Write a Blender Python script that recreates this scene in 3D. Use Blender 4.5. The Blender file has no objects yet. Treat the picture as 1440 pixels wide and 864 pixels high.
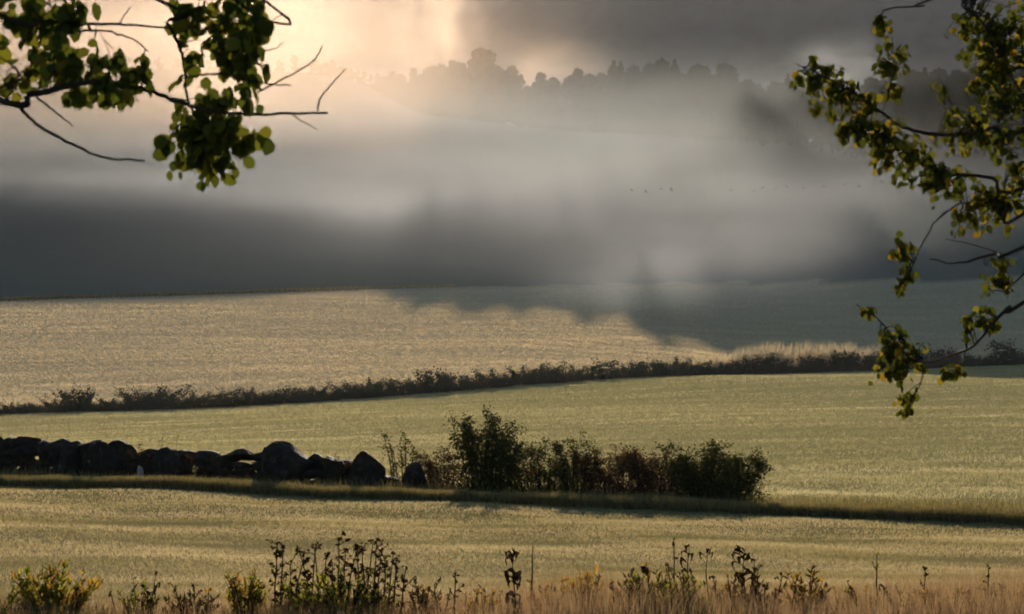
import bpy, math, random
import numpy as np

random.seed(7)
RNG = np.random.default_rng(7)
F = 3704.0            # focal length in pixels of the 1440 px wide photograph
CX, CY = 720.0, 432.0
SUN_EL, SUN_U = 10.6, 690.0
scene = bpy.context.scene
COL = scene.collection

# ------------------------------------------------------------------ terrain
US = np.array([-900, -500, 0, 250, 500, 590, 720, 780, 850, 960, 1220, 1440, 1940, 2500], float)
def row(pairs):
    u = [p[0] for p in pairs]; d = [p[1] for p in pairs]; y = [p[2] for p in pairs]
    return u, d, y
KN = [
    row([(0, 3, 2593), (1440, 3, 2593)]),
    row([(0, 10, 1284), (1440, 10, 1284)]),
    row([(0, 30, 880), (1440, 30, 886)]),
    row([(-500, 86, 655), (0, 80, 677), (1440, 66, 735), (1940, 62, 755)]),          # grass strip
    row([(0, 124, 634), (1440, 120, 632)]),
    row([(-500, 214, 618), (0, 230, 586), (250, 238, 574), (500, 248, 557), (720, 258, 544),
         (960, 275, 530), (1220, 292, 519), (1440, 305, 513), (1940, 330, 500)]),      # hedge line
    row([(-500, 410, 440), (0, 430, 424), (300, 450, 415), (540, 480, 407), (720, 485, 403),
         (960, 455, 398), (1220, 432, 392), (1440, 420, 388), (1940, 400, 380)]),      # far field top edge
    row([(-900, 620, 292), (480, 620, 290), (590, 620, 287), (720, 600, 287), (850, 560, 295), (960, 510, 300), (1020, 468, 305),
         (1220, 446, 308), (1440, 430, 310), (1940, 415, 305)]),                       # foot of the hillside
    row([(-900, 860, 103), (340, 860, 103), (430, 860, 108), (500, 858, 118), (590, 846, 166), (700, 832, 178), (745, 805, 184), (800, 738, 187), (866, 688, 189),
         (960, 608, 193), (1015, 530, 197), (1220, 490, 202), (1440, 468, 206), (1940, 450, 210)]),   # ridge; unseen left crest raised to cast the hillside shadow
    row([(-900, 1250, 245), (600, 1250, 262), (780, 1150, 300), (1000, 1000, 330), (1440, 950, 340), (1940, 950, 345)]),
    row([(-900, 2400, 410), (2500, 2400, 410)]),
]
UG = np.linspace(-1500, 3000, 451)
KER = np.exp(-np.linspace(-2.5, 2.5, 11) ** 2); KER /= KER.sum()
def smooth(a):
    p = np.pad(a, 5, mode='edge')
    return np.convolve(p, KER, mode='valid')
KD, KZ = [], []
for (u, d, y) in KN:
    dd = np.interp(UG, u, d); yy = np.interp(UG, u, y)
    KD.append(np.log(smooth(dd))); KZ.append(smooth(-(yy - CY) / F * dd))
KD = np.array(KD); KZ = np.array(KZ)
ZONES = {'strip': 3, 'hedge': 5, 'top': 6, 'ridge': 8}

def line_depth(name, u):
    return np.exp(np.interp(u, UG, KD[ZONES[name]]))

def ground(x, y, want_zone=False):
    x = np.atleast_1d(np.asarray(x, float)); y = np.atleast_1d(np.asarray(y, float))
    yc = np.maximum(y, 2.0)
    u = np.clip(CX + x / yc * F, UG[0], UG[-1])
    L = np.log(np.clip(yc, 3.0, 2400.0))
    kd = np.array([np.interp(u, UG, k) for k in KD]); kz = np.array([np.interp(u, UG, k) for k in KZ])
    h = np.diff(kd, axis=0); dl = np.diff(kz, axis=0) / h
    m = np.zeros_like(kz)
    m[0] = dl[0]; m[-1] = dl[-1]
    for i in range(1, len(kd) - 1):
        w1 = 2 * h[i] + h[i - 1]; w2 = h[i] + 2 * h[i - 1]
        a, b = dl[i - 1], dl[i]
        ok = a * b > 0
        m[i] = np.where(ok, (w1 + w2) / (w1 / np.where(ok, a, 1) + w2 / np.where(ok, b, 1)), 0)
    idx = np.clip((kd <= L).sum(0) - 1, 0, len(kd) - 2)
    j = np.arange(len(L))
    t = np.clip((L - kd[idx, j]) / h[idx, j], 0, 1); hh = h[idx, j]
    z = ((1 + 2 * t) * (1 - t) ** 2 * kz[idx, j] + t * (1 - t) ** 2 * hh * m[idx, j]
         + t * t * (3 - 2 * t) * kz[idx + 1, j] + t * t * (t - 1) * hh * m[idx + 1, j])
    z = z + 0.035 * (np.sin(x * 0.9 + y * .31) + np.sin(y * 0.53 - x * .4 + 1.3)) * np.clip((y - 15) / 40, 0, 1) * np.clip((130 - y) / 50, 0, 1)
    z = z + 0.25 * np.sin(x * .07 + y * .05) * np.clip((y - 110) / 100, 0, 1) * np.clip((330 - y) / 60, 0, 1)
    dd = np.exp(kd[ZONES['strip']]) - yc          # low bank added before the grass strip to deepen its shade line
    z = z - .10 * np.clip((dd + .1) / .5, 0, 1) * np.exp(-np.maximum(dd, 0) / 18) * (yc > 20)
    if want_zone:
        return z, idx + t
    return z

def gz(x, y): return float(ground(x, y)[0])
def at(u, Y, d):      # the point at distance d that the photograph shows at pixel (u, Y)
    return np.array([(u - CX) / F * d, d, -(Y - CY) / F * d])
def ux(u, d): return (u - CX) / F * d

# ------------------------------------------------------------------ mesh helpers
class MB:
    def __init__(s): s.v = []; s.f = []; s.n = 0
    def add(s, verts, faces):
        verts = np.asarray(verts, float)
        s.v.append(verts); s.f.extend([tuple(int(i) + s.n for i in f) for f in faces]); s.n += len(verts)
    def tube(s, pts, radii, sides=6, sub=4, wob=0.0):
        P = np.asarray(pts, float); R = np.asarray(radii, float)
        if len(P) > 2 and sub > 1:
            P, R = catmull(P, R, sub)
        if wob:
            P[1:-1] += RNG.normal(0, wob, (len(P) - 2, 3))
        T = np.gradient(P, axis=0); T /= np.linalg.norm(T, axis=1)[:, None] + 1e-9
        ref = np.array([0.31, 0.17, 0.93])
        A = np.cross(T, ref); A /= np.linalg.norm(A, axis=1)[:, None] + 1e-9
        B = np.cross(T, A)
        a = np.linspace(0, 2 * math.pi, sides, endpoint=False)
        ring = P[:, None, :] + R[:, None, None] * (np.cos(a)[None, :, None] * A[:, None, :] + np.sin(a)[None, :, None] * B[:, None, :])
        V = ring.reshape(-1, 3); n = len(P); Fc = []
        for i in range(n - 1):
            for k in range(sides):
                k2 = (k + 1) % sides
                Fc.append((i * sides + k, i * sides + k2, (i + 1) * sides + k2, (i + 1) * sides + k))
        Fc.append(tuple(range(sides - 1, -1, -1))); Fc.append(tuple((n - 1) * sides + k for k in range(sides)))
        s.add(V, Fc)
    def mesh(s, name):
        me = bpy.data.meshes.new(name)
        V = np.concatenate(s.v) if s.v else np.zeros((0, 3))
        me.from_pydata(V.tolist(), [], s.f); me.update()
        return me
    def build(s, name, mat, parent=None, smooth_=False):
        return link(name, s.mesh(name), mat, parent, smooth_)

def catmull(P, R, sub):
    Q = np.vstack([2 * P[0] - P[1], P, 2 * P[-1] - P[-2]])
    out, ro = [], []
    for i in range(len(P) - 1):
        p0, p1, p2, p3 = Q[i], Q[i + 1], Q[i + 2], Q[i + 3]
        for k in range(sub):
            t = k / sub
            out.append(0.5 * (2 * p1 + (p2 - p0) * t + (2 * p0 - 5 * p1 + 4 * p2 - p3) * t * t + (3 * p1 - p0 - 3 * p2 + p3) * t ** 3))
            ro.append(R[i] * (1 - t) + R[i + 1] * t)
    out.append(P[-1]); ro.append(R[-1])
    return np.array(out), np.array(ro)

def link(name, me, mat, parent=None, smooth_=False):
    o = bpy.data.objects.new(name, me); COL.objects.link(o)
    if mat is not None and not me.materials: me.materials.append(mat)
    if smooth_: me.polygons.foreach_set('use_smooth', [True] * len(me.polygons))
    if parent is not None: o.parent = parent
    return o

def fast_mesh(name, verts, k):       # N separate faces of k corners each
    verts = np.ascontiguousarray(verts, np.float32); n = len(verts) // k
    me = bpy.data.meshes.new(name)
    me.vertices.add(len(verts)); me.vertices.foreach_set('co', verts.ravel())
    me.loops.add(n * k); me.loops.foreach_set('vertex_index', np.arange(n * k, dtype=np.int32))
    me.polygons.add(n)
    me.polygons.foreach_set('loop_start', np.arange(0, n * k, k, dtype=np.int32))
    me.polygons.foreach_set('loop_total', np.full(n, k, np.int32))
    me.update(calc_edges=True)
    return me

def empty(name, loc=(0, 0, 0), rz=0.0):
    o = bpy.data.objects.new(name, None); COL.objects.link(o)
    o.location = tuple(float(c) for c in loc); o.rotation_euler = (0, 0, rz); o.empty_display_size = .2
    return o
def tag(o, label=None, cat=None, group=None, kind=None):
    if label: o['label'] = label
    if cat: o['category'] = cat
    if group: o['group'] = group
    if kind: o['kind'] = kind
    return o
def copy_tree(o, parent=None):
    c = o.copy(); COL.objects.link(c)
    if parent is not None: c.parent = parent
    for ch in list(o.children): copy_tree(ch, c)
    return c
ORD = ['first', 'second', 'third', 'fourth', 'fifth', 'sixth', 'seventh', 'eighth', 'ninth', 'tenth', 'eleventh', 'twelfth',
       'thirteenth', 'fourteenth', 'fifteenth', 'sixteenth', 'seventeenth', 'eighteenth', 'nineteenth', 'twentieth']
def ordinal(i):
    if i < 20: return ORD[i]
    tens = {2: 'twenty', 3: 'thirty', 4: 'forty', 5: 'fifty', 6: 'sixty', 7: 'seventy', 8: 'eighty', 9: 'ninety'}
    n = i + 1; t, r = divmod(n, 10)
    if r == 0: return {2: 'twentieth', 3: 'thirtieth', 4: 'fortieth', 5: 'fiftieth', 6: 'sixtieth', 7: 'seventieth', 8: 'eightieth', 9: 'ninetieth'}[t]
    return tens[t] + '-' + ORD[r - 1]

def rand_frames(n, up_bias=0.0, normal=None):
    N = RNG.normal(size=(n, 3))
    if normal is not None: N = N + np.asarray(normal) * up_bias
    N /= np.linalg.norm(N, axis=1)[:, None]
    A = np.cross(N, RNG.normal(size=(n, 3))); A /= np.linalg.norm(A, axis=1)[:, None]
    B = np.cross(N, A)
    return A, B, N
def leaves_mesh(name, C, size, template, up_bias=0.0, normal=None, axis=None):
    """template (k,3) in (along, across, up): one face per leaf"""
    n = len(C); A, B, N = rand_frames(n, up_bias, normal)
    if axis is not None:          # the leaf's long axis
        A = np.asarray(axis) + RNG.normal(0, .35, (n, 3)); A /= np.linalg.norm(A, axis=1)[:, None]
        B = np.cross(A, RNG.normal(size=(n, 3))); B /= np.linalg.norm(B, axis=1)[:, None]; N = np.cross(A, B)
    s = (np.asarray(size) * np.ones(n))[:, None, None]
    T = np.asarray(template)
    V = C[:, None, :] + s * (T[None, :, 0, None] * A[:, None, :] + T[None, :, 1, None] * B[:, None, :] + T[None, :, 2, None] * N[:, None, :])
    return fast_mesh(name, V.reshape(-1, 3), len(T))
RHOMB = [(-.5, 0, 0), (0, -.28, .06), (.5, 0, -.04), (0, .28, .06)]
ROUND = [(-.5, 0, 0), (-.42, -.22, .02), (-.12, -.46, .05), (.22, -.42, .04), (.45, -.18, -.03), (.56, 0, -.1),
         (.45, .18, -.03), (.22, .42, .04), (-.12, .46, .05), (-.42, .22, .02)]
LANCE = [(0, 0, 0), (.35, -.14, .03), (1, 0, -.12), (.35, .14, .03)]

def blades_mesh(name, P, h, w, lean=.35, bend=None):
    n = len(P)
    a = RNG.uniform(0, 2 * math.pi, n)
    h = np.asarray(h) * np.ones(n); w = np.asarray(w) * np.ones(n)
    s = np.stack([np.cos(a), np.sin(a), np.zeros(n)], 1) * (w / 2)[:, None]
    tip = np.stack([RNG.normal(0, lean, n), RNG.normal(0, lean, n), np.ones(n)], 1)
    if bend is not None: tip[:, :2] += np.asarray(bend)
    tip *= h[:, None]
    V = np.stack([P - s, P + s, P + tip], 1).reshape(-1, 3)
    return fast_mesh(name, V, 3)

# ------------------------------------------------------------------ materials
def new_mat(name):
    m = bpy.data.materials.new(name); m.use_nodes = True
    nt = m.node_tree; nt.nodes.clear()
    return m, nt, nt.nodes.new('ShaderNodeOutputMaterial')
def ramp(nt, fac, stops, interp='LINEAR'):
    r = nt.nodes.new('ShaderNodeValToRGB'); r.color_ramp.interpolation = interp
    e = r.color_ramp.elements
    e[0].position, e[0].color = stops[0][0], (*stops[0][1], 1)
    e[1].position, e[1].color = stops[-1][0], (*stops[-1][1], 1)
    for p, c in stops[1:-1]:
        k = e.new(p); k.color = (*c, 1)
    nt.links.new(fac, r.inputs[0])
    return r.outputs[0]
def leaf_mat(name, stops, transl=.4, gloss=.015, tr_tint=(1.0, 1.0, .75), pos_scale=None, rough=.55):
    m, nt, out = new_mat(name)
    g = nt.nodes.new('ShaderNodeNewGeometry')
    fac = g.outputs['Random Per Island']
    if pos_scale:
        nz = nt.nodes.new('ShaderNodeTexNoise'); nz.inputs['Detail'].default_value = 3
        mp = nt.nodes.new('ShaderNodeMapping'); mp.inputs['Scale'].default_value = pos_scale
        tc = nt.nodes.new('ShaderNodeNewGeometry')
        nt.links.new(tc.outputs['Position'], mp.inputs[0]); nt.links.new(mp.outputs[0], nz.inputs['Vector'])
        nz.inputs['Scale'].default_value = 1
        mr = nt.nodes.new('ShaderNodeMapRange'); mr.inputs[1].default_value = .3; mr.inputs[2].default_value = .7
        nt.links.new(nz.outputs[0], mr.inputs[0])
        mx = nt.nodes.new('ShaderNodeMath'); mx.operation = 'MULTIPLY_ADD'; mx.inputs[1].default_value = .3
        sc = nt.nodes.new('ShaderNodeMath'); sc.operation = 'MULTIPLY'; sc.inputs[1].default_value = .7
        nt.links.new(mr.outputs[0], sc.inputs[0]); nt.links.new(fac, mx.inputs[0]); nt.links.new(sc.outputs[0], mx.inputs[2])
        fac = mx.outputs[0]
    c = ramp(nt, fac, stops)
    p = nt.nodes.new('ShaderNodeBsdfPrincipled'); p.inputs['Roughness'].default_value = rough
    p.inputs['Specular IOR Level'].default_value = 0
    nt.links.new(c, p.inputs['Base Color'])
    t = nt.nodes.new('ShaderNodeBsdfTranslucent')
    tm = nt.nodes.new('ShaderNodeMix'); tm.data_type = 'RGBA'; tm.blend_type = 'MULTIPLY'; tm.inputs[0].default_value = 1
    nt.links.new(c, tm.inputs[6]); tm.inputs[7].default_value = (*tr_tint, 1)
    nt.links.new(tm.outputs[2], t.inputs[0])
    mix = nt.nodes.new('ShaderNodeMixShader'); mix.inputs[0].default_value = transl
    nt.links.new(p.outputs[0], mix.inputs[1]); nt.links.new(t.outputs[0], mix.inputs[2])
    nt.links.new(mix.outputs[0], out.inputs[0])
    return m
def solid_mat(name, stops, scale=8, rough=.85, bump=.4, coord='Object', sheen=0):
    m, nt, out = new_mat(name)
    tc = nt.nodes.new('ShaderNodeTexCoord')
    nz = nt.nodes.new('ShaderNodeTexNoise'); nz.inputs['Scale'].default_value = scale; nz.inputs['Detail'].default_value = 8
    nz.inputs['Roughness'].default_value = .65
    nt.links.new(tc.outputs[coord], nz.inputs['Vector'])
    p = nt.nodes.new('ShaderNodeBsdfPrincipled'); p.inputs['Roughness'].default_value = rough
    p.inputs['Specular IOR Level'].default_value = .04
    nt.links.new(ramp(nt, nz.outputs[0], stops), p.inputs['Base Color'])
    if bump:
        b = nt.nodes.new('ShaderNodeBump'); b.inputs['Strength'].default_value = bump; b.inputs['Distance'].default_value = .05
        nt.links.new(nz.outputs[0], b.inputs['Height']); nt.links.new(b.outputs[0], p.inputs['Normal'])
    nt.links.new(p.outputs[0], out.inputs[0])
    return m

STRAW = [(0, (.20, .17, .075)), (.35, (.34, .27, .12)), (.7, (.42, .33, .17)), (1, (.24, .25, .08))]
M = {}
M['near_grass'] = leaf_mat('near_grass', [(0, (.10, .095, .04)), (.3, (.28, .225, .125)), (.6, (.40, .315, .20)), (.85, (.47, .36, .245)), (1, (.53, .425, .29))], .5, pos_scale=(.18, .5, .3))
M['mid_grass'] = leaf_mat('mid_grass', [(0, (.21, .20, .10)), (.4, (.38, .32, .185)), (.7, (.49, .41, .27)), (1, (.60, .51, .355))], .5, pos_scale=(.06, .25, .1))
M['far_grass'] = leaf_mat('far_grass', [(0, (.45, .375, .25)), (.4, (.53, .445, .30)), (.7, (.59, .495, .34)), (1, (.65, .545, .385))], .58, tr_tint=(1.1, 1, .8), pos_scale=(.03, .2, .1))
M['strip_grass'] = leaf_mat('strip_grass', [(0, (.08, .065, .03)), (.5, (.18, .14, .06)), (1, (.32, .25, .12))], .4)
M['red_grass'] = leaf_mat('red_grass', [(0, (.14, .075, .045)), (.5, (.28, .165, .10)), (1, (.36, .26, .16))], .5)
M['margin'] = leaf_mat('margin', [(0, (.03, .022, .012)), (.5, (.08, .055, .03)), (.8, (.12, .10, .035)), (1, (.20, .13, .07))], .35)
M['reed'] = leaf_mat('reed', [(0, (.32, .25, .19)), (1, (.55, .44, .33))], .5)
M['bush_leaf'] = leaf_mat('bush_leaf', [(0, (.02, .025, .01)), (.6, (.04, .045, .014)), (1, (.08, .07, .02))], .3)
M['brown_leaf'] = leaf_mat('brown_leaf', [(0, (.025, .015, .01)), (.6, (.06, .035, .02)), (1, (.12, .06, .03))], .35)
M['hedge_leaf'] = leaf_mat('hedge_leaf', [(0, (.024, .032, .026)), (1, (.05, .062, .045))], .1)
M['tree_leaf'] = leaf_mat('tree_leaf', [(0, (.028, .036, .022)), (1, (.045, .052, .03))], .05, gloss=0)
M['left_leaf'] = leaf_mat('left_leaf', [(0, (.032, .046, .013)), (.7, (.075, .088, .017)), (1, (.16, .15, .025))], .40, gloss=.015, tr_tint=(1.1, 1.05, .5))
M['right_leaf'] = leaf_mat('right_leaf', [(0, (.028, .036, .011)), (.6, (.065, .072, .014)), (.9, (.14, .125, .018)), (1, (.24, .14, .02))], .42, gloss=.015, tr_tint=(1.1, 1.05, .5))
M['orange_leaf'] = leaf_mat('orange_leaf', [(0, (.30, .06, .015)), (1, (.5, .12, .02))], .5)
M['weed_green'] = leaf_mat('weed_green', [(0, (.06, .08, .012)), (.6, (.20, .19, .028)), (1, (.36, .29, .05))], .5)
M['weed_orange'] = leaf_mat('weed_orange', [(0, (.16, .07, .015)), (.5, (.34, .16, .025)), (1, (.32, .28, .04))], .5)
M['weed_dark'] = leaf_mat('weed_dark', [(0, (.018, .012, .006)), (.6, (.04, .025, .012)), (1, (.09, .05, .02))], .25, gloss=0, rough=1)
M['bark'] = solid_mat('bark', [(.3, (.012, .010, .008)), (.7, (.045, .036, .028))], 20)
M['stone'] = solid_mat('stone', [(.3, (.012, .0095, .007)), (.55, (.026, .021, .016)), (.75, (.07, .058, .042))], 4, bump=.8)
M['pale_stone'] = solid_mat('pale_stone', [(.3, (.16, .14, .12)), (.7, (.3, .27, .23))], 6)
M['bird'] = solid_mat('bird', [(.3, (.02, .02, .02)), (.7, (.05, .05, .05))], 6, bump=0)
M['hill'] = solid_mat('hill', [(.3, (.035, .045, .045)), (.7, (.06, .075, .072))], .02, bump=.0)

def ground_material():
    m, nt, out = new_mat('ground_cover')
    at_ = nt.nodes.new('ShaderNodeAttribute'); at_.attribute_name = 'zone'
    geo = nt.nodes.new('ShaderNodeNewGeometry')
    def noise(scale, detail=6):
        mp = nt.nodes.new('ShaderNodeMapping'); mp.inputs['Scale'].default_value = scale
        nz = nt.nodes.new('ShaderNodeTexNoise'); nz.inputs['Scale'].default_value = 1; nz.inputs['Detail'].default_value = detail
        nt.links.new(geo.outputs['Position'], mp.inputs[0]); nt.links.new(mp.outputs[0], nz.inputs['Vector'])
        return nz.outputs[0]
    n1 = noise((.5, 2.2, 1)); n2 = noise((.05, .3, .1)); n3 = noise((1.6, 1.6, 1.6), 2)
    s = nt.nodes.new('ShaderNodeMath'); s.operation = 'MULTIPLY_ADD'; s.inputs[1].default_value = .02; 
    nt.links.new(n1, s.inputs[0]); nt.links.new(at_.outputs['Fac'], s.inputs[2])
    dv = nt.nodes.new('ShaderNodeMath'); dv.operation = 'DIVIDE'; dv.inputs[1].default_value = 10
    nt.links.new(s.outputs[0], dv.inputs[0])
    base = ramp(nt, dv.outputs[0], [(0, (.20, .15, .07)), (.2, (.28, .22, .10)), (.31, (.13, .115, .045)), (.325, (.24, .21, .085)),  # ground darkened at the strip to strengthen its shade line
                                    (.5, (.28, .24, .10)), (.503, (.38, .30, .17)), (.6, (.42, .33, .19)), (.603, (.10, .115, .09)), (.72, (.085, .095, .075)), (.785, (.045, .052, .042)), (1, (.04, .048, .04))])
    def mul(a, fac, lo, hi):
        mr = nt.nodes.new('ShaderNodeMapRange'); mr.inputs[1].default_value = .3; mr.inputs[2].default_value = .7
        mr.inputs[3].default_value = lo; mr.inputs[4].default_value = hi
        nt.links.new(fac, mr.inputs[0])
        v = nt.nodes.new('ShaderNodeVectorMath'); v.operation = 'SCALE'
        nt.links.new(a, v.inputs[0]); nt.links.new(mr.outputs[0], v.inputs['Scale'])
        return v.outputs[0]
    c = mul(mul(mul(base, n1, .99, 1.01), n2, .97, 1.03), n3, .95, 1.05)
    p = nt.nodes.new('ShaderNodeBsdfPrincipled'); p.inputs['Roughness'].default_value = 1
    p.inputs['Specular IOR Level'].default_value = 0
    nt.links.new(c, p.inputs['Base Color'])
    b = nt.nodes.new('ShaderNodeBump'); b.inputs['Strength'].default_value = .15; b.inputs['Distance'].default_value = .05
    nt.links.new(n3, b.inputs['Height']); nt.links.new(b.outputs[0], p.inputs['Normal'])
    nt.links.new(p.outputs[0], out.inputs[0])
    return m

# ------------------------------------------------------------------ ground sheet
def build_ground():
    us = np.concatenate([np.linspace(-1400, -420, 30), np.linspace(-400, 1840, 140), np.linspace(1860, 2840, 30)])
    ds = np.exp(np.concatenate([np.linspace(math.log(3), math.log(60), 40), np.linspace(math.log(61.5), math.log(95), 40),
                                np.linspace(math.log(97), math.log(2400), 150)]))
    U, D = np.meshgrid(us, ds)
    X = (U - CX) / F * D * np.where(D < 60, 1 + (60 - D) / 12, 1.0)
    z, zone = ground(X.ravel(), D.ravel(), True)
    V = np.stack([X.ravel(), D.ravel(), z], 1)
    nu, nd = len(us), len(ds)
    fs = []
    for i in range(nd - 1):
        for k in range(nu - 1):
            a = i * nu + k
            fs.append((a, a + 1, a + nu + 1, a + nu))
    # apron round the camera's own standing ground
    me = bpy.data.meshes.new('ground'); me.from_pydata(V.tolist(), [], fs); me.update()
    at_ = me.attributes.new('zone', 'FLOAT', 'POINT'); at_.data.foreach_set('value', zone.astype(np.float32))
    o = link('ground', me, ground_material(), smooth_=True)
    tag(o, 'rolling farm fields climbing to a dark misty hillside', 'ground', kind='structure')
build_ground()

def build_hills():
    us = np.linspace(-1500, 3000, 220); ds = np.linspace(2000, 3600, 50)
    peak_u = [-1500, 0, 350, 560, 640, 700, 800, 1000, 1440, 3000]; peak_y = [-20, -25, -25, -30, -38, -48, -66, -95, -130, -120]
    V = []
    for d in ds:
        t = (d - 2000) / 700.0
        for u in us:
            x = (u - CX) / F * 2700
            zp = -(np.interp(u, peak_u, peak_y) - CY) / F * 2700
            prof = (3 * t * t - 2 * t ** 3) if t < 1 else max(0.6, 1 - .25 * (t - 1))
            V.append((x, d, 20 + (zp - 20) * prof + 7 * math.sin(x * .021 + d * .013) + 5 * math.sin(x * .057 - d * .03) + random.uniform(-2.5, 2.5)))
    nu = len(us)
    fs = [(i * nu + k, i * nu + k + 1, (i + 1) * nu + k + 1, (i + 1) * nu + k) for i in range(len(ds) - 1) for k in range(nu - 1)]
    me = bpy.data.meshes.new('hills'); me.from_pydata(V, [], fs); me.update()
    tag(link('hills', me, M['hill']), 'dark wooded hills behind the misty ridge', 'hills', kind='structure')
build_hills()

# ------------------------------------------------------------------ grass (uncountable)
def vnoise(x, y, sx, sy, seed):
    r = np.random.default_rng(seed); g = r.random((64, 64))
    a = x / sx + 1000; b = y / sy + 1000
    i = np.floor(a).astype(int); j = np.floor(b).astype(int); fx = a - i; fy = b - j
    fx = fx * fx * (3 - 2 * fx); fy = fy * fy * (3 - 2 * fy)
    g00 = g[i % 64, j % 64]; g10 = g[(i + 1) % 64, j % 64]; g01 = g[i % 64, (j + 1) % 64]; g11 = g[(i + 1) % 64, (j + 1) % 64]
    return (g00 * (1 - fx) + g10 * fx) * (1 - fy) + (g01 * (1 - fx) + g11 * fx) * fy

def scatter(n, d0, d1, u0=-260, u1=1700, power=1.0):
    """points between two depths (numbers or functions of u); uniform over the ground area when power = 1"""
    u = RNG.uniform(u0, u1, n)
    a = d0(u) if callable(d0) else np.full(n, d0); b = d1(u) if callable(d1) else np.full(n, d1)
    t = RNG.random(n)
    d = np.sqrt(a * a + t * (b * b - a * a)) if power == 1 else np.exp(np.log(a) + t * (np.log(b) - np.log(a)))
    return ux(u, d), d, u

def grass(name, n, d0, d1, h, w, mat, label, streak, power=1.0, thin=0.0, lean=.35, bend=None, u1=1700, rows=None):
    x, d, u = scatter(n, d0, d1, u1=u1, power=power)
    k = vnoise(x, d, streak[0], streak[1], 11) * .6 + vnoise(x, d, streak[0] * .3, streak[1] * .3, 5) * .4
    if rows:          # drills and mowing rows run along the field edge
        ph = (line_depth(rows[0], u) - d) / rows[1] + .7 * vnoise(x, d, 60, 12, 23)
        rw = (.5 + .5 * np.cos(2 * math.pi * ph)) ** 2 * vnoise(x, d, 40, rows[1] * 1.3, 31)
        k = np.clip(k * (1 - rows[2] * rw) , 0, 1)
    keep = RNG.random(n) > thin * (1 - np.clip((k - .25) * 2, 0, 1))
    x, d, k = x[keep], d[keep], k[keep]
    P = np.stack([x, d, ground(x, d) - .01], 1)
    hh = h * (.7 + .6 * k) * RNG.uniform(.6, 1.3, len(x)) 
    o = link(name, blades_mesh(name, P, hh, w * (d / np.mean(d)) if power != 1 else w, lean, bend), M[mat])
    tag(o, label, 'grass', kind='stuff')
    return o
strip0 = lambda u: line_depth('strip', u) - .2
strip1 = lambda u: line_depth('strip', u) + 1.0
hedge0 = lambda u: line_depth('hedge', u) - 1
hedge1 = lambda u: line_depth('hedge', u) + 1
top0 = lambda u: line_depth('top', u)
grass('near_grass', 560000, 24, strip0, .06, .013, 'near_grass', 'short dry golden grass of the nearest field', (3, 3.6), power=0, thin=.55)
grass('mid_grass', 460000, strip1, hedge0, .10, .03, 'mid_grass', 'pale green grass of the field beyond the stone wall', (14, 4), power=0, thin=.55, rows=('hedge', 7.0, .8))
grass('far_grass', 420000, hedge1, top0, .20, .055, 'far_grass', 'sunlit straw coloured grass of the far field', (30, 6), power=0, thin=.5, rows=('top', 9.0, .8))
grass('strip_grass', 110000, strip0, strip1, .26, .02, 'strip_grass', 'uncut grass strip running along the near side of the wall', (2, 2), thin=.1)
grass('verge_grass', 16000, lambda u: top0(u) + 1, lambda u: top0(u) + 4, .6, .08, 'strip_grass', 'rough grass verge along the top edge of the far field', (8, 8), thin=.1, u1=640)
grass('wall_grass', 22000, lambda u: strip1(u) , lambda u: strip1(u) + 6, .30, .02, 'strip_grass', 'rank grass at the foot of the stone wall', (2, 2), thin=.5)
def red_grass():
    n = 60000
    u = RNG.uniform(-300, 1740, n); d = RNG.uniform(26.5, 31.0, n)
    dens = np.interp(u, [-300, 150, 330, 560, 640, 760, 900, 1000, 1440, 1740], [.25, .25, .45, .35, .6, .9, .9, .75, 1, 1])
    k = (RNG.random(n) < dens); u, d = u[k], d[k]; x = ux(u, d)
    top = np.interp(u, [-300, 400, 700, 820, 1000, 1150, 1300, 1440], [815, 822, 808, 784, 794, 804, 792, 784])
    h = np.clip((880 - top) / F * d, .2, 1) * RNG.uniform(.45, 1.1, len(x))
    P = np.stack([x, d, ground(x, d) - .02], 1)
    tag(link('dry_grass', blades_mesh('dry_grass', P, h, .010, .22), M['red_grass']), 'reddish dry grass at the edge of the nearest field', 'grass', kind='stuff')
red_grass()
def margin():
    n = 30000
    u = RNG.uniform(-300, 1740, n); d = RNG.uniform(27.0, 29.5, n); x = ux(u, d)
    k = vnoise(x, d, .5, 3, 8)
    top = np.interp(u, [-300, 150, 230, 300, 420, 560, 640, 760, 850, 1000, 1100, 1250, 1440], [828, 830, 850, 835, 815, 825, 848, 845, 822, 815, 840, 848, 842])
    h = np.clip((884 - top) / F * d, .1, 1) * RNG.uniform(.3, 1.1, n) * (.6 + .7 * k)
    P = np.stack([x, d, ground(x, d) - .02], 1)
    tag(link('undergrowth', blades_mesh('undergrowth', P, h, .016, .3), M['margin']), 'dark tangled undergrowth along the bottom edge of the view', 'undergrowth', kind='stuff')
margin()
def reeds():
    n = 5200
    u = RNG.uniform(960, 1330, n); d = line_depth('hedge', u) + RNG.uniform(1.5, 6, n); x = ux(u, d)
    h = np.interp(u, [960, 1000, 1060, 1200, 1330], [1.6, 2.3, 3.3, 3.3, 2.4]) * RNG.uniform(.55, 1.1, n) * (.7 + .45 * vnoise(x, d, 1.3, 9, 3))
    P = np.stack([x, d, ground(x, d)], 1)
    tag(link('reeds', blades_mesh('reeds', P, h, .10, .10), M['reed']), 'pale sunlit reeds rising behind the right end of the hedge', 'reeds', kind='stuff')
reeds()

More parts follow.
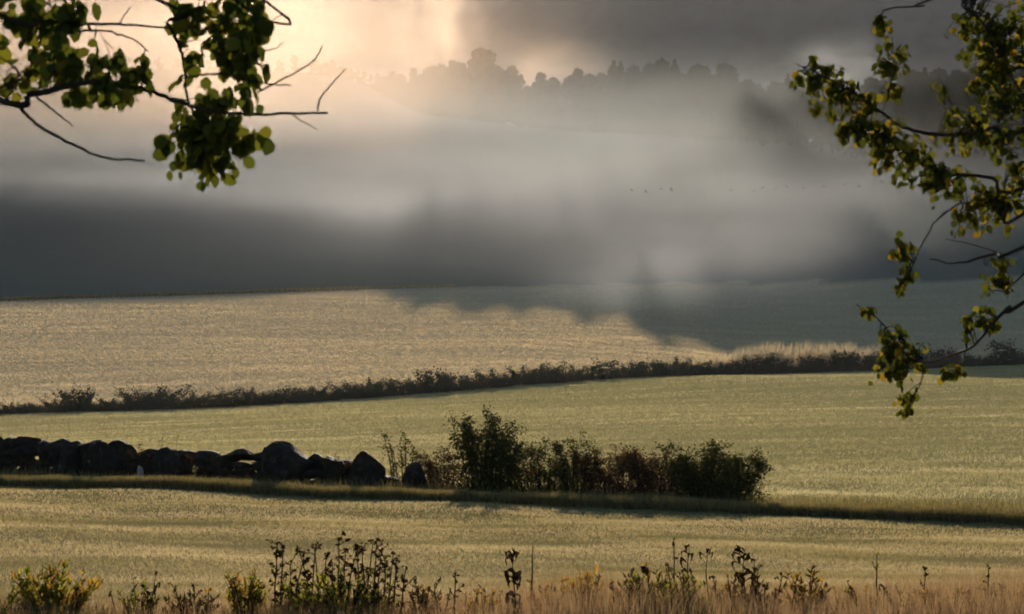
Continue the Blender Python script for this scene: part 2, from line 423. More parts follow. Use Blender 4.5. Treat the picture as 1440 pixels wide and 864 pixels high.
# ------------------------------------------------------------------ shrubs and trees
def blob_points(n, lobes):
    """points biased to the outside of a handful of lobes (cx,cy,cz,rx,ry,rz)"""
    L = np.array(lobes); w = L[:, 3] * L[:, 4] * L[:, 5]; w = w ** .67
    i = RNG.choice(len(L), n, p=w / w.sum())
    v = RNG.normal(size=(n, 3)); v /= np.linalg.norm(v, axis=1)[:, None]
    r = RNG.random(n) ** .45 * (1 + RNG.normal(0, .09, n))
    return L[i, :3] + v * r[:, None] * L[i, 3:]
def bush_mesh(w, h, n, leaf, lobes=6, sparse=0.0, shoots=4, template=RHOMB):
    """a shrub w wide and h high: stems fan out of the base, leaves crowd along them; returns leaf mesh and stem builder"""
    st = MB(); C = []
    ns = lobes + shoots; per = int(n * .8 / ns)
    for i in range(ns):
        a = (i + RNG.uniform(.1, .9)) / ns - .5
        b0 = np.array([a * w * .45, RNG.uniform(-.12, .12) * w, -.05])
        hh = h * RNG.uniform(.55, 1.0) * (1 - 1.5 * a * a) if i >= 2 else h * (1.0 - .12 * i) * (1 - .5 * a * a)
        e = np.array([a * w * 1.0 + RNG.normal(0, .05) * w, RNG.uniform(-.28, .28) * w, hh])
        mid = (b0 + e) / 2 + np.array([RNG.normal(0, .04) * w, RNG.normal(0, .04) * w, .06 * h])
        st.tube([b0, mid, e], [.008 * h + .006, .006 * h + .004, .003], 5, 4)
        for q in range(5):             # side twigs
            t = RNG.uniform(.3, .95); p = (1 - t) ** 2 * b0 + 2 * t * (1 - t) * mid + t * t * e
            g = p + np.array([RNG.normal(0, .10) * w, RNG.normal(0, .08) * w, RNG.uniform(.0, .14) * h])
            st.tube([p, (p + g) / 2, g], [.005, .004, .002], 4, 2)
            m = max(4, per // 9); tt = RNG.uniform(.2, 1.1, m)[:, None]
            C.append(p + (g - p) * tt + RNG.normal(0, leaf * .8, (m, 3)))
        m = max(8, per // 2); t = RNG.random(m)[:, None] ** .8
        sg = (.075 * w * (1 - t * .75) + leaf * .5)
        C.append((1 - t) ** 2 * b0 + 2 * t * (1 - t) * mid + t * t * e + RNG.normal(0, 1, (m, 3)) * sg)
    C.append(blob_points(int(n * .35), [(0, 0, h * .20, w * .46, w * .3, h * .26), (0, 0, h * .08, w * .52, w * .3, h * .14)]))
    C = np.vstack(C)
    C = C[C[:, 2] > 0.02]
    if sparse:
        k = vnoise(C[:, 0] * 1.0 + C[:, 1] * .3, C[:, 2], w * .12, h * .12, int(RNG.integers(99)))
        C = C[k > sparse]
    return leaves_mesh('foliage', C, leaf * RNG.uniform(.6, 1.25, len(C)), template, .3, (0, -.3, 1)), st

def shrub(name, u0, u1, ytop, d, n, leaf, mat, label, cat='shrub', group=None, **kw):
    n = int(n * 4.6); leaf = leaf * 1.4
    uc = (u0 + u1) / 2; x = ux(uc, d); zb = gz(x, d)
    w = (u1 - u0) / F * d; h = -(ytop - CY) / F * d - zb
    r = empty(name, (x, d, zb)); tag(r, label, cat, group)
    me, st = bush_mesh(w, h, n, leaf, **kw)
    link('foliage', me, M[mat], r); st.build('stem', M['bark'], r)
    return r
wall_d = lambda u: float(np.interp(u, [-400, 0, 1075, 1440], [88, 85.5, 74, 70]))
SH = [
 ('shrub', 534, 596, 597, 1.2, 260, .06, 'bush_leaf', 'sparse thin shrub at the end of the stone wall', dict(sparse=.35, lobes=3, shoots=4)),
 ('shrub', 576, 660, 628, .8, 800, .055, 'brown_leaf', 'low brown bush between the wall end and the tall bush', dict(sparse=.15, lobes=6, shoots=6)),
 ('tall_shrub', 632, 742, 566, .6, 1900, .075, 'bush_leaf', 'tallest dark green bush beyond the end of the wall', dict(sparse=.1, lobes=9, shoots=8)),
 ('shrub', 706, 808, 618, .3, 1300, .055, 'bush_leaf', 'dark bush just right of the tallest bush', dict(lobes=8, shoots=6)),
 ('shrub', 770, 850, 610, 0, 1100, .055, 'bush_leaf', 'narrow bush with one long shoot leaning above it', dict(lobes=6, shoots=6)),
 ('shrub', 808, 920, 628, -.3, 1500, .055, 'brown_leaf', 'reddish brown bush in the middle of the thicket', dict(lobes=9, shoots=7)),
 ('shrub', 872, 985, 620, -.3, 1600, .055, 'brown_leaf', 'brown bush beside the round bush at the thicket end', dict(lobes=9, shoots=7)),
 ('round_shrub', 938, 1080, 618, -.4, 3000, .06, 'bush_leaf', 'dense round dark bush ending the thicket', dict(lobes=14, shoots=10)),
]
for (nm, a, b, yt, dd, n, lf, mt, lab, kw) in SH:
    shrub(nm, a, b, yt, wall_d((a + b) / 2) + dd, n, lf, mt, lab, 'bush', 'bushes beyond the stone wall', **kw)
# long shoot and the orange-leaved sapling
def sapling(name, u, ytop, d, n, leaf, mat, label, lean=.1, cat='plant', group=None, spread=.12):
    x = ux(u, d); zb = gz(x, d); h = -(ytop - CY) / F * d - zb
    r = empty(name, (x, d, zb)); tag(r, label, cat, group)
    st = MB(); pts = [(0, 0, -.05), (lean * h * .3, 0, h * .5), (lean * h, 0, h)]
    st.tube(pts, [.012, .009, .004], 5, 4)
    C = []
    for i in range(max(3, n // 6)):
        t = RNG.uniform(.35, 1); b = np.array([lean * h * t ** 1.5, 0, h * t]); e = b + RNG.normal(0, spread * h, 3) * np.array([1, 1, .5])
        st.tube([b, (b + e) / 2 + np.array([0, 0, .02]), e], [.005, .004, .002], 4, 2)
        C.append(b + (e - b) * RNG.uniform(.3, 1.1, (6, 1)) + RNG.normal(0, leaf * .5, (6, 3)))
    C = np.vstack(C)
    link('foliage', leaves_mesh('foliage', C, leaf * RNG.uniform(.7, 1.2, len(C)), RHOMB, .5, (0, -.6, 1)), M[mat], r)
    st.build('stem', M['bark'], r)
    return r
sapling('sapling', 806, 604, wall_d(806) + .2, 30, .09, 'bush_leaf', 'single leafy shoot standing above the narrow bush', .12)
sapling('orange_plant', 750, 658, wall_d(750) - .9, 30, .07, 'orange_leaf', 'small plant with bright orange leaves before the dark bushes', .02, spread=.2)
for (u, yt, lab) in [(176, 612, 'green sprig growing out of the wall left of the round boulder'), (226, 608, 'feathery green sprig above the round boulder'),
                     (246, 612, 'thin green sprig at the right side of the round boulder'), (64, 612, 'small sprig on top of the wall near its left end'),
                     (395, 614, 'tiny sprig on the peak of the large angular boulder'), (470, 636, 'green sprig in the wall beside the last boulder')]:
    sapling('wall_sprig', u, yt, wall_d(u) + .9, 24, .06, 'weed_green', lab, .05, group='sprigs growing along the stone wall')

# ------------------------------------------------------------------ stone wall
def rock(sx, sy, sz, seed, sub=4, rough=.10):
    r = np.random.default_rng(seed)
    import bmesh
    bm = bmesh.new(); bmesh.ops.create_icosphere(bm, subdivisions=sub, radius=1)
    V = np.array([v.co[:] for v in bm.verts]); fs = [[v.index for v in f.verts] for f in bm.faces]; bm.free()
    for k in range(12):       # flat faces cut into a boulder
        n = r.normal(size=3); n /= np.linalg.norm(n); c = r.uniform(.46, .80)
        dlt = V @ n - c
        V = V - np.where(dlt > 0, dlt, 0)[:, None] * n * .85
    fr = r.normal(size=(4, 3)) * 2.5; ph = r.uniform(0, 6, 4)
    bump = sum(np.sin(V @ fr[i] + ph[i]) for i in range(4)) / 4
    fr = r.normal(size=(4, 3)) * 7; bump2 = sum(np.sin(V @ fr[i] + ph[i]) for i in range(4)) / 4
    V = V * (1 + rough * bump + .04 * bump2)[:, None]
    fr = r.normal(size=(6, 3)) * 16; bump3 = sum(np.abs(np.sin(V @ fr[i] + i)) for i in range(6)) / 6
    V = V * (1 + .10 * (bump3 - .6))[:, None]
    V = V / np.abs(V).max(0)
    return V * np.array([sx, sy, sz]), fs
wall = empty('stone_wall', (ux(300, wall_d(300)) , wall_d(300), gz(ux(300, wall_d(300)), wall_d(300))))
tag(wall, 'old dry stone wall of dark boulders between the fields', 'stone wall')
WL = np.array(wall.location)
top_prof = lambda u: float(np.interp(u, [-300, 0, 35, 60, 100, 125, 150, 195, 210, 262, 275, 350, 480, 500, 640], [620, 621, 620, 628, 621, 632, 622, 632, 640, 640, 640, 640, 646, 652, 668]))
k = 0
rs = random.Random(3)
stones = []
u = -70.0
while u < 600 and len(stones) < 98:
    w = rs.uniform(.46, .82); du = w * .86 * F / wall_d(u)
    uc = u + du / 2
    for layer in range(4):
        d = wall_d(uc) + rs.uniform(-.15, .25) + .10 * layer
        x = ux(uc + rs.uniform(-6, 6), d); zb = gz(x, d)
        zt = -(top_prof(uc) + rs.uniform(-3, 3) - CY) / F * d
        H = max(.3, zt - zb); n_l = 3.6
        hz = H / n_l
        V, fs = rock(w * .70, .5, hz * .86, 100 + k, 3); k += 1
        stones.append((V + np.array([x, d, zb + hz * (layer + .40)]) - WL, fs))
    u += du
for V, fs in stones[:98]:
    b = MB(); b.add(V, fs); b.build('stone', M['stone'], wall)
def boulder(u0, u1, ytop, dd, label, seed, name='boulder', depth=.5, slope=0, mat='stone', ybot=None):
    uc = (u0 + u1) / 2; d = wall_d(uc) + dd; x = ux(uc, d)
    zt = -(ytop - CY) / F * d; zb = gz(x, d) - .1 if ybot is None else -(ybot - CY) / F * d
    w = (u1 - u0) / F * d; h = zt - zb
    V, fs = rock(w * .56, depth, h * .56, seed)
    V[:, 2] = V[:, 2] - slope * h * np.clip(V[:, 0] / (w * .5) + .4, 0, 2) * (V[:, 2] > 0) * V[:, 2] / h * 2
    V[:, 2] = V[:, 2] - V[:, 2].max()
    b = MB(); b.add(V, fs); o = b.build(name, M[mat]); o.location = (x, d, zt)
    tag(o, label, 'boulder', 'boulders along the stone wall'); return o
boulder(216, 260, 629, -.35, 'big rounded boulder standing upright in the wall before a gap', 901)
boulder(362, 444, 621, -.3, 'largest angular boulder with a sloping top on the wall', 971, depth=.7, slope=.35)
boulder(494, 541, 634, -.3, 'blocky dark boulder at the right end of the wall', 933)
boulder(122, 172, 620, -.3, 'broad humped boulder in the left half of the wall', 941)
boulder(82, 116, 620, -.3, 'smaller humped boulder near the left end of the wall', 953)
boulder(566, 600, 650, -.2, 'low dark boulder half hidden under the thin shrub', 961)
boulder(456, 492, 644, -.3, 'squat boulder between the largest and the last boulder', 967)
boulder(193, 202, 654, -1.6, 'small pale upright stone standing in front of the wall', 955, 'pale_stone', .08, mat='pale_stone')

for (a, b, yt, lab) in [(168, 216, 624, 'brown bramble growing over the wall left of the round boulder'), (262, 296, 640, 'tuft of brown leaves in the low part of the wall right of the round boulder'),
                        (452, 500, 640, 'brown bramble in the wall before the last boulder'), (20, 70, 640, 'low brown growth against the left end of the wall'), (300, 366, 646, 'thin brown growth along the wall foot before the largest boulder')]:
    shrub('bramble', a, b, yt, wall_d((a + b) / 2) - .6, 150, .05, 'brown_leaf', lab, 'bramble', 'brambles along the stone wall', lobes=3, shoots=3, sparse=.2)

# ------------------------------------------------------------------ hedge between the two far fields
protos = []
def hedge_proto(w, h, n, sparse):
    r = empty('hedge_shrub'); me, st = bush_mesh(w, h, int(n * 2.0), .20, lobes=9, sparse=sparse, shoots=3)
    link('foliage', me, M['hedge_leaf'], r); st.build('stem', M['bark'], r)
    return r
for (w, h, n, s) in [(3.2, 1.5, 900, .0), (3.6, 1.9, 1100, .0), (2.4, 1.2, 600, .1), (4.0, 2.0, 1300, .0), (2.6, 1.7, 700, .2)]:
    protos.append((w, h, hedge_proto(w, h, n, s)))
hs = []
u = -150.0
rs = random.Random(21)
hprof = lambda u: float(np.interp(u, [-150, 0, 60, 110, 235, 252, 260, 290, 440, 465, 545, 630, 660, 720, 960, 1050, 1220, 1440, 1600], [.7, .8, 1.0, 1.3, 1.6, .5, 1.2, 1.3, 1.2, .8, 1.4, 1.5, .9, 1.25, 1.1, 1.2, 1.3, 1.6, 1.5]))
while u < 1560:
    w, h, pr = protos[rs.randrange(5)]
    d = float(line_depth('hedge', u)) + rs.uniform(-.6, .9)
    sc = 1.32 * hprof(u) / 1.6 * rs.choice([.65, .85, 1, 1.1, 1.35]) * rs.uniform(.9, 1.1) * (1.6 / h)
    wx = w * F / d * rs.uniform(.9, 1.2) * min(1.2, max(.7, sc))
    hs.append((u + wx * .3, d, sc, wx / (w * F / d), pr)); u += wx * .55
used = set()
for i, (u, d, sc, sw, pr) in enumerate(hs):
    o = pr if id(pr) not in used else copy_tree(pr)
    used.add(id(pr))
    x = ux(u, d); o.location = (x, d, gz(x, d) - .05); o.scale = (sw, sw, sc); o.rotation_euler = (0, 0, rs.choice([0, math.pi]) + rs.uniform(-.3, .3))
    tag(o, 'dark hedge shrub, %s from the left in the row between the pale fields' % ordinal(i), 'shrub', 'shrubs of the hedge between the far fields')
sapling('bare_sapling', 66, 552, float(line_depth('hedge', 66)), 12, .16, 'brown_leaf', 'thin wispy plant rising above the left end of the hedge', .03)
sapling('bare_sapling', 669, 524, float(line_depth('hedge', 669)), 10, .12, 'brown_leaf', 'thin upright shoot above the middle of the hedge', .0, spread=.04)

# ------------------------------------------------------------------ misty ridge trees
def tree_proto(kind):
    r = empty('ridge_tree'); tr = MB()
    if kind == 'spruce':
        H = 18.0; tr.tube([(0, 0, -1), (.05, 0, H * .5), (0, .05, H)], [.28, .17, .03], 6, 3)
        n = 3600; t = RNG.random(n) ** .8; lay = np.round(t * 17) / 17 + RNG.normal(0, .01, n)
        rad = np.clip(1 - lay, 0, 1) ** .7 * 5.0 * RNG.uniform(.15, 1.0, n) ** .6
        a = RNG.uniform(0, 2 * math.pi, n); lob = 1 + .25 * np.sin(a * 5 + lay * 40)
        C = np.stack([np.cos(a) * rad * lob, np.sin(a) * rad * lob, H * (.05 + .97 * lay) - rad * .35], 1)
        me = leaves_mesh('crown', C, RNG.uniform(.6, 1.2, n), RHOMB)
    else:
        H = 16.0 if kind == 'broad' else 14.0
        tr.tube([(0, 0, -1), (.2, 0, H * .3), (.1, .2, H * .8)], [.34, .24, .06], 6, 3)
        Lb = []
        for i in range(26):
            a = RNG.uniform(0, 2 * math.pi); q = RNG.uniform(0, 3.6); zz = H * RNG.uniform(.08, .93)
            q *= 1 - ((zz / H - .5) / .75) ** 2
            Lb.append((math.cos(a) * q, math.sin(a) * q, zz, RNG.uniform(.9, 1.7), RNG.uniform(.9, 1.7), RNG.uniform(.9, 1.9)))
            tr.tube([(.1, .1, H * .3 + zz * .2), (math.cos(a) * q * .5, math.sin(a) * q * .5, zz * .8), (math.cos(a) * q, math.sin(a) * q, zz)], [.12, .08, .03], 5, 2)
        C = blob_points(5200, Lb); me = leaves_mesh('crown', C, RNG.uniform(.7, 1.4, len(C)), RHOMB)
    link('crown', me, M['tree_leaf'], r); tr.build('trunk', M['bark'], r)
    return r, H
TP = [('spruce', *tree_proto('spruce')), ('spruce', *tree_proto('spruce')), ('broad', *tree_proto('broad')), ('broad', *tree_proto('broad2')), ('broad', *tree_proto('broad'))]
rs = random.Random(5)
TR = []   # u, d, ytop, proto
def tree_depth(u, yt):
    T = float(np.interp(u, [-200, 340, 495, 570, 605, 630, 650, 745, 760, 800, 866, 960, 1015, 1440], [404, 410, 428, 442, 440, 426, 408, 402, 396, 364, 332, 308, 264, 226]))
    return (T + 16) / (1 - (432 - yt) / (3704 * math.tan(math.radians(SUN_EL))))
for (u, yt, k) in [(586, 102, 2), (596, 96, 3), (606, 94, 4), (617, 98, 2), (628, 92, 3), (637, 89, 4), (652, 84, 3), (667, 80, 2), (682, 71, 4), (695, 82, 2), (706, 92, 3), (717, 104, 4), (727, 114, 2), (734, 120, 3), (740, 118, 2), (746, 122, 4), (752, 118, 3)]:
    TR.append((u, tree_depth(u, yt) + rs.uniform(-4, 4), yt, k))
prof = [(752, 114), (772, 106), (790, 98), (808, 92), (822, 92), (846, 94), (870, 88), (895, 86), (925, 84), (955, 84), (985, 88), (1010, 92), (1040, 98), (1075, 104), (1110, 108), (1150, 115), (1190, 112), (1230, 108), (1280, 104), (1330, 100), (1440, 96), (1560, 96)]
u = 757.0
while u < 1560:
    yt = float(np.interp(u, [p[0] for p in prof], [p[1] for p in prof])) + rs.uniform(-3, 8)
    d = max(tree_depth(u, yt), float(line_depth('ridge', u)) - 6) + rs.uniform(-3, 3)
    TR.append((u, d, yt, rs.choice([0, 1, 2, 3, 4, 2, 3, 4, 2] if u < 1050 else [0, 2, 3, 4, 2, 3])))
    if rs.random() < .85: TR.append((u + rs.uniform(3, 9), d - rs.uniform(8, 16), yt + rs.uniform(18, 40), rs.choice([0, 2, 3, 4])))
    u += rs.uniform(9, 16)
for (u, yt) in [(1108, 146), (1122, 140), (1136, 150), (1060, 146)]: TR.append((u, float(line_depth('ridge', u)) - 7, yt, 3))
u = -60.0  # unseen ridge trees in the mist, set closer at right to block light
while u < 575:
    yt = float(np.interp(u, [0, 400, 470, 575], [72, 74, 92, 106])) + rs.uniform(-6, 8)
    TR.append((u, 866 + rs.uniform(-5, 12) if u < 440 else tree_depth(u, yt), yt, rs.choice([2, 3, 4]))); u += rs.uniform(20, 30) if u < 440 else rs.uniform(7, 11)
TR.sort(key=lambda t: t[0])
used = set(); cnt = {}
for (u, d, yt, k) in TR:
    kd, pr, H = TP[k]
    o = pr if k not in used else copy_tree(pr); used.add(k)
    x = ux(u, d); zb = gz(x, d); h = max(5, -(yt - CY) / F * d - zb)
    s = h / (H * 1.0); o.location = (x, d, zb); o.scale = (s * rs.uniform(.85, 1.2), s * rs.uniform(.85, 1.2), s); o.rotation_euler = (0, 0, rs.uniform(0, 6.28))
    side = 'hidden' if u < 580 else 'left' if u < 752 else 'right'
    low = side == 'right' and yt > 107 + (8 if u < 790 or u > 1060 else 0)
    key = (kd if side == 'right' else '', side, low); i = cnt.get(key, 0); cnt[key] = i + 1
    if side == 'hidden':
        lab = 'hazy tree, %s from the left along the ridge veiled by the bright warm mist' % ordinal(i)
    elif side == 'left':
        lab = 'pale round-crowned tree, %s from the left in the faint misty clump' % ordinal(i)
    else:
        lab = ('low %s, %s from the left of those before the skyline trees' if low else 'tall %s on the skyline, %s from the left in the dark tree line') % ('pointed spruce' if kd == 'spruce' else 'round tree', ordinal(i))
    tag(o, lab, 'tree', 'trees standing in the mist on the ridge')

# ------------------------------------------------------------------ birds
def bird_mesh():
    b = MB()
    body = [(-.30, 0, 0), (-.18, 0, .0), (0, 0, .01), (.2, 0, .03), (.36, 0, .05), (.44, 0, .04)]
    b.tube(body, [.01, .06, .085, .06, .035, .008], 8, 3)
    for s in (-1, 1):
        V = [(-.10, .05 * s, .03), (.12, .05 * s, .03), (.14, .32 * s, .16), (-.05, .32 * s, .15), (.0, .62 * s, .10), (-.10, .60 * s, .09),
             (-.10, .05 * s, .045), (.12, .05 * s, .05), (.14, .32 * s, .18), (-.05, .32 * s, .165), (.0, .62 * s, .11), (-.10, .60 * s, .10)]
        fs = [(0, 1, 2, 3), (3, 2, 4, 5), (6, 9, 8, 7), (9, 11, 10, 8), (1, 7, 8, 2), (2, 8, 10, 4), (0, 3, 9, 6), (3, 5, 11, 9), (5, 4, 10, 11), (0, 6, 7, 1)]
        b.add(V, fs)
    b.add([(-.28, 0, 0), (-.46, -.08, .0), (-.46, .08, .0), (-.28, 0, .02), (-.46, -.08, .012), (-.46, .08, .012)], [(0, 1, 2), (3, 5, 4), (0, 3, 4, 1), (1, 4, 5, 2), (2, 5, 3, 0)])
    return b.mesh('bird')
bm_ = bird_mesh(); rs = random.Random(8)
for (u, y) in [(888, 268), (908, 270), (930, 266), (944, 267), (990, 270), (1028, 268), (1060, 269), (1072, 265), (1091, 266), (1106, 263), (1130, 265), (1158, 263), (1188, 260), (1208, 263), (1240, 256)]:
    o = link('bird', bm_, M['bird']); o.location = tuple(at(u, y, 385 + rs.uniform(-8, 8)))
    o.rotation_euler = (rs.uniform(-.6, .6), rs.uniform(-.3, .3), rs.uniform(-.9, .9)); s = rs.uniform(.7, 1.0); o.scale = (s, s, s)
    tag(o, 'small dark bird flying in a low line before the misty hillside', 'bird', 'birds flying low over the mist')

# ------------------------------------------------------------------ the two near trees whose branches hang into the view
def near_tree(name, label, side, d0, leaf, mat, branches, masses, trunk_x, trunk_top, dens=1.0):
    """branches: list of (pixel polyline, r0 px, r1 px); masses: (u, Y, ru, rY, n, index of the branch that carries it)"""
    zb = gz(trunk_x, d0)
    r = empty(name, (trunk_x, d0, zb)); tag(r, label, 'tree')
    O = np.array([trunk_x, d0, zb])
    tm = MB(); hT = trunk_top - zb
    tm.tube([(0, 0, -.2), (.05, .04, hT * .35), (-.04, .02, hT * .7), (.03, 0, hT)], [.20, .16, .12, .05], 12, 6)
    tm.build('trunk', M['bark'], r, True)
    px = d0 / F
    BR = []
    for i, (pl, r0, r1, dz) in enumerate(branches):
        P = np.array([at(a, b, d0 + dz + .12 * math.sin(k * 1.7 + i)) for k, (a, b) in enumerate(pl)])
        BR.append(P)
    per = {}
    for m in masses: per.setdefault(m[5], []).append(m)
    for i, (pl, r0, r1, dz) in enumerate(branches):
        P = BR[i]; b = MB(); n = len(P)
        R = np.linspace(r0, r1, n) * px
        edge = (pl[0][0] <= 0 or pl[0][0] >= 1440 or pl[0][1] <= 0)
        if edge:      # grows from the trunk beyond the frame
            zz = float(np.clip(P[0][2] + .25 + .1 * i, .3, trunk_top - .2))
            a0 = np.array([trunk_x, d0, zz])
            mid = a0 * .5 + P[0] * .5 + np.array([0, 0, .12])
            Pf = np.vstack([a0, mid, P]); Rf = np.concatenate([[r0 * px * 1.8 + .012, r0 * px * 1.3], R])
        else: Pf, Rf = P, R
        b.tube(Pf - O, Rf, 6, 5, wob=.6 * px)
        bo = b.build('branch' if r0 > 2 else 'twig', M['bark'], r, True)
        if i in per:
            tw = MB(); C = []; AX = []
            Pd, _ = catmull(Pf, Rf, 8)
            for (mu, my, ru, ry, cnt_, _) in per[i]:
                c = at(mu, my, d0 + dz)
                for q in range(max(1, int(cnt_ * dens) // 5)):
                    e = c + np.array([RNG.normal(0, .5) * ru * px, RNG.normal(0, .5) * max(ru, ry) * px * .8, RNG.normal(0, .5) * ry * px])
                    v = (e - c) / np.array([ru * px, max(ru, ry) * px, ry * px]); q_ = np.linalg.norm(v)
                    if q_ > 1: e = c + (e - c) / q_
                    s0 = Pd[np.argmin(np.linalg.norm((Pd - e) + RNG.normal(0, 4 * px, Pd.shape), axis=1))]
                    mid = (s0 + e) / 2 + np.array([0, 0, .12 * np.linalg.norm(e - s0)]) + RNG.normal(0, 2 * px, 3)
                    tw.tube([s0 - O, mid - O, e - O], [.9 * px, .7 * px, .4 * px], 4, 3)
                    t = RNG.uniform(.55, 1.12, 5)[:, None]
                    cc = (1 - t) ** 2 * s0 + 2 * t * (1 - t) * mid + t * t * e
                    if np.linalg.norm(e - s0) > 40 * px: cc = e + (cc - e) * .6
                    off = RNG.normal(0, .38 * leaf, (5, 3)) + np.array([0, 0, -.30 * leaf])
                    C.append(cc + off - O); AX.append(off / (np.linalg.norm(off, axis=1)[:, None] + 1e-6) * .5 + np.array([0, 0, -.7]))
            tw.build('twigs', M['bark'], bo)
            C = np.vstack(C); AX = np.vstack(AX)
            link('leaves', leaves_mesh('leaves', C, leaf * RNG.uniform(.5, 1.15, len(C)), ROUND, axis=AX), M[mat], bo)
    return r
LB = [
 ([(0, 142), (40, 134), (75, 126), (120, 116), (170, 118), (215, 129), (258, 146), (300, 157), (360, 161), (410, 160), (460, 159)], 5, 1.6, 0),   # 0
 ([(25, 143), (40, 165), (70, 187), (110, 207), (150, 223), (203, 226)], 3, 1.4, -.05),
 ([(52, 137), (75, 155), (102, 178)], 2, .9, .05),
 ([(222, 0), (235, 32), (254, 68), (260, 105), (262, 132), (272, 160), (290, 190), (305, 215)], 3, 1.2, .1),     # 3
 ([(0, 20), (60, 30), (130, 34), (175, 35), (240, 40)], 3, 1.4, .15),      # 4
 ([(168, 34), (175, 22), (184, 10)], 1.2, .8, .15),
 ([(110, 45), (130, 43), (160, 46), (190, 58), (208, 72)], 1.8, .9, .1),
 ([(262, 108), (300, 104), (330, 107), (370, 118), (408, 120)], 1.8, 1, .1),   # 7
 ([(362, 130), (400, 110), (440, 86), (453, 65)], 1.5, .8, .08),
 ([(447, 156), (450, 140), (465, 120), (485, 98)], 1.5, .8, 0),
 ([(412, 162), (428, 172), (446, 182)], 1.1, .7, 0),
 ([(330, 0), (335, 30), (330, 65), (325, 100)], 2.4, 1.2, .12),      # 11
 ([(372, 0), (365, 30), (352, 70), (345, 110)], 2, 1, .05),      # 12
 ([(372, 72), (388, 68), (398, 60)], .9, .6, .05),
 ([(90, 0), (88, 30), (80, 60)], 2, 1, .12),           # 14
 ([(0, 75), (20, 95), (30, 110)], 1.4, .9, .1),      # 15
]
LM = [(40, 45, 55, 45, 60, 4), (100, 75, 60, 40, 70, 0), (150, 112, 55, 30, 60, 0), (8, 118, 20, 18, 12, 15), (200, 105, 28, 22, 18, 0), (60, 15, 60, 25, 40, 14), (38, 100, 24, 30, 22, 15),
      (110, 30, 30, 28, 20, 4), (290, 18, 50, 28, 50, 11), (360, 25, 38, 50, 60, 12), (268, 50, 30, 24, 22, 3), (322, 70, 48, 28, 50, 11), (345, 98, 30, 24, 25, 12),
      (315, 150, 50, 26, 60, 0), (300, 195, 58, 38, 95, 3), (338, 205, 34, 38, 45, 3), (298, 236, 50, 18, 34, 3), (245, 205, 14, 18, 9, 3), (262, 108, 16, 8, 5, 7), (210, 78, 10, 14, 3, 6),
      (-110, 120, 70, 60, 90, 0), (-260, 60, 80, 70, 90, 0), (-420, 10, 90, 80, 90, 0), (-150, -60, 90, 60, 90, 4), (-330, -120, 90, 70, 90, 4), (-560, -80, 110, 100, 110, 0), (60, -140, 90, 60, 80, 14), (250, -130, 90, 60, 80, 3), (380, -110, 70, 50, 50, 12), (-120, 260, 60, 30, 40, 15)]
near_tree('leafy_tree', 'dark leafy tree reaching in with round-leaved branches and bare twigs from the upper left', -1, 8.5, .055, 'left_leaf', LB, LM, -3.3, 2.6)
RB = [
 ([(1440, 183), (1400, 180), (1370, 186), (1330, 190), (1285, 184), (1240, 160), (1200, 130), (1150, 104), (1120, 90)], 4, 1, 0),   # 0
 ([(1312, 0), (1300, 8), (1252, 12), (1235, 22)], 1.6, .9, .1),      # 1
 ([(1440, 95), (1405, 62), (1380, 30), (1352, 8)], 3, 1.2, .2),      # 2
 ([(1440, 265), (1395, 250), (1335, 243), (1285, 222), (1225, 180)], 3, 1, -.1),   # 3
 ([(1352, 285), (1318, 310), (1296, 345), (1282, 378)], 1.3, .7, 0),     # 4
 ([(1440, 347), (1400, 357), (1350, 370), (1308, 365)], 2.4, 1, .1),
 ([(1402, 355), (1370, 345), (1330, 336)], 1, .6, .1),
 ([(1440, 425), (1420, 432), (1395, 457), (1370, 485), (1340, 500), (1305, 509), (1275, 500), (1235, 450), (1205, 428)], 3, .7, 0),    # 7
 ([(1298, 508), (1296, 535), (1280, 565)], 1.1, .6, 0),       # 8
 ([(1358, 492), (1352, 510), (1346, 525)], 1, .6, 0),        # 9
 ([(1440, 300), (1415, 290), (1385, 285), (1352, 285)], 2.4, 1.3, .1),     # 10
 ([(1240, 160), (1252, 120), (1256, 60)], 1.3, .6, .05),         # 11
 ([(1370, 186), (1340, 150), (1318, 105)], 1.3, .6, .05),     # 12
 ([(1440, 140), (1415, 150), (1400, 182)], 2, 1, .1),       # 13
 ([(1440, 385), (1420, 400), (1400, 400)], 1.6, .8, .05),     # 14
]
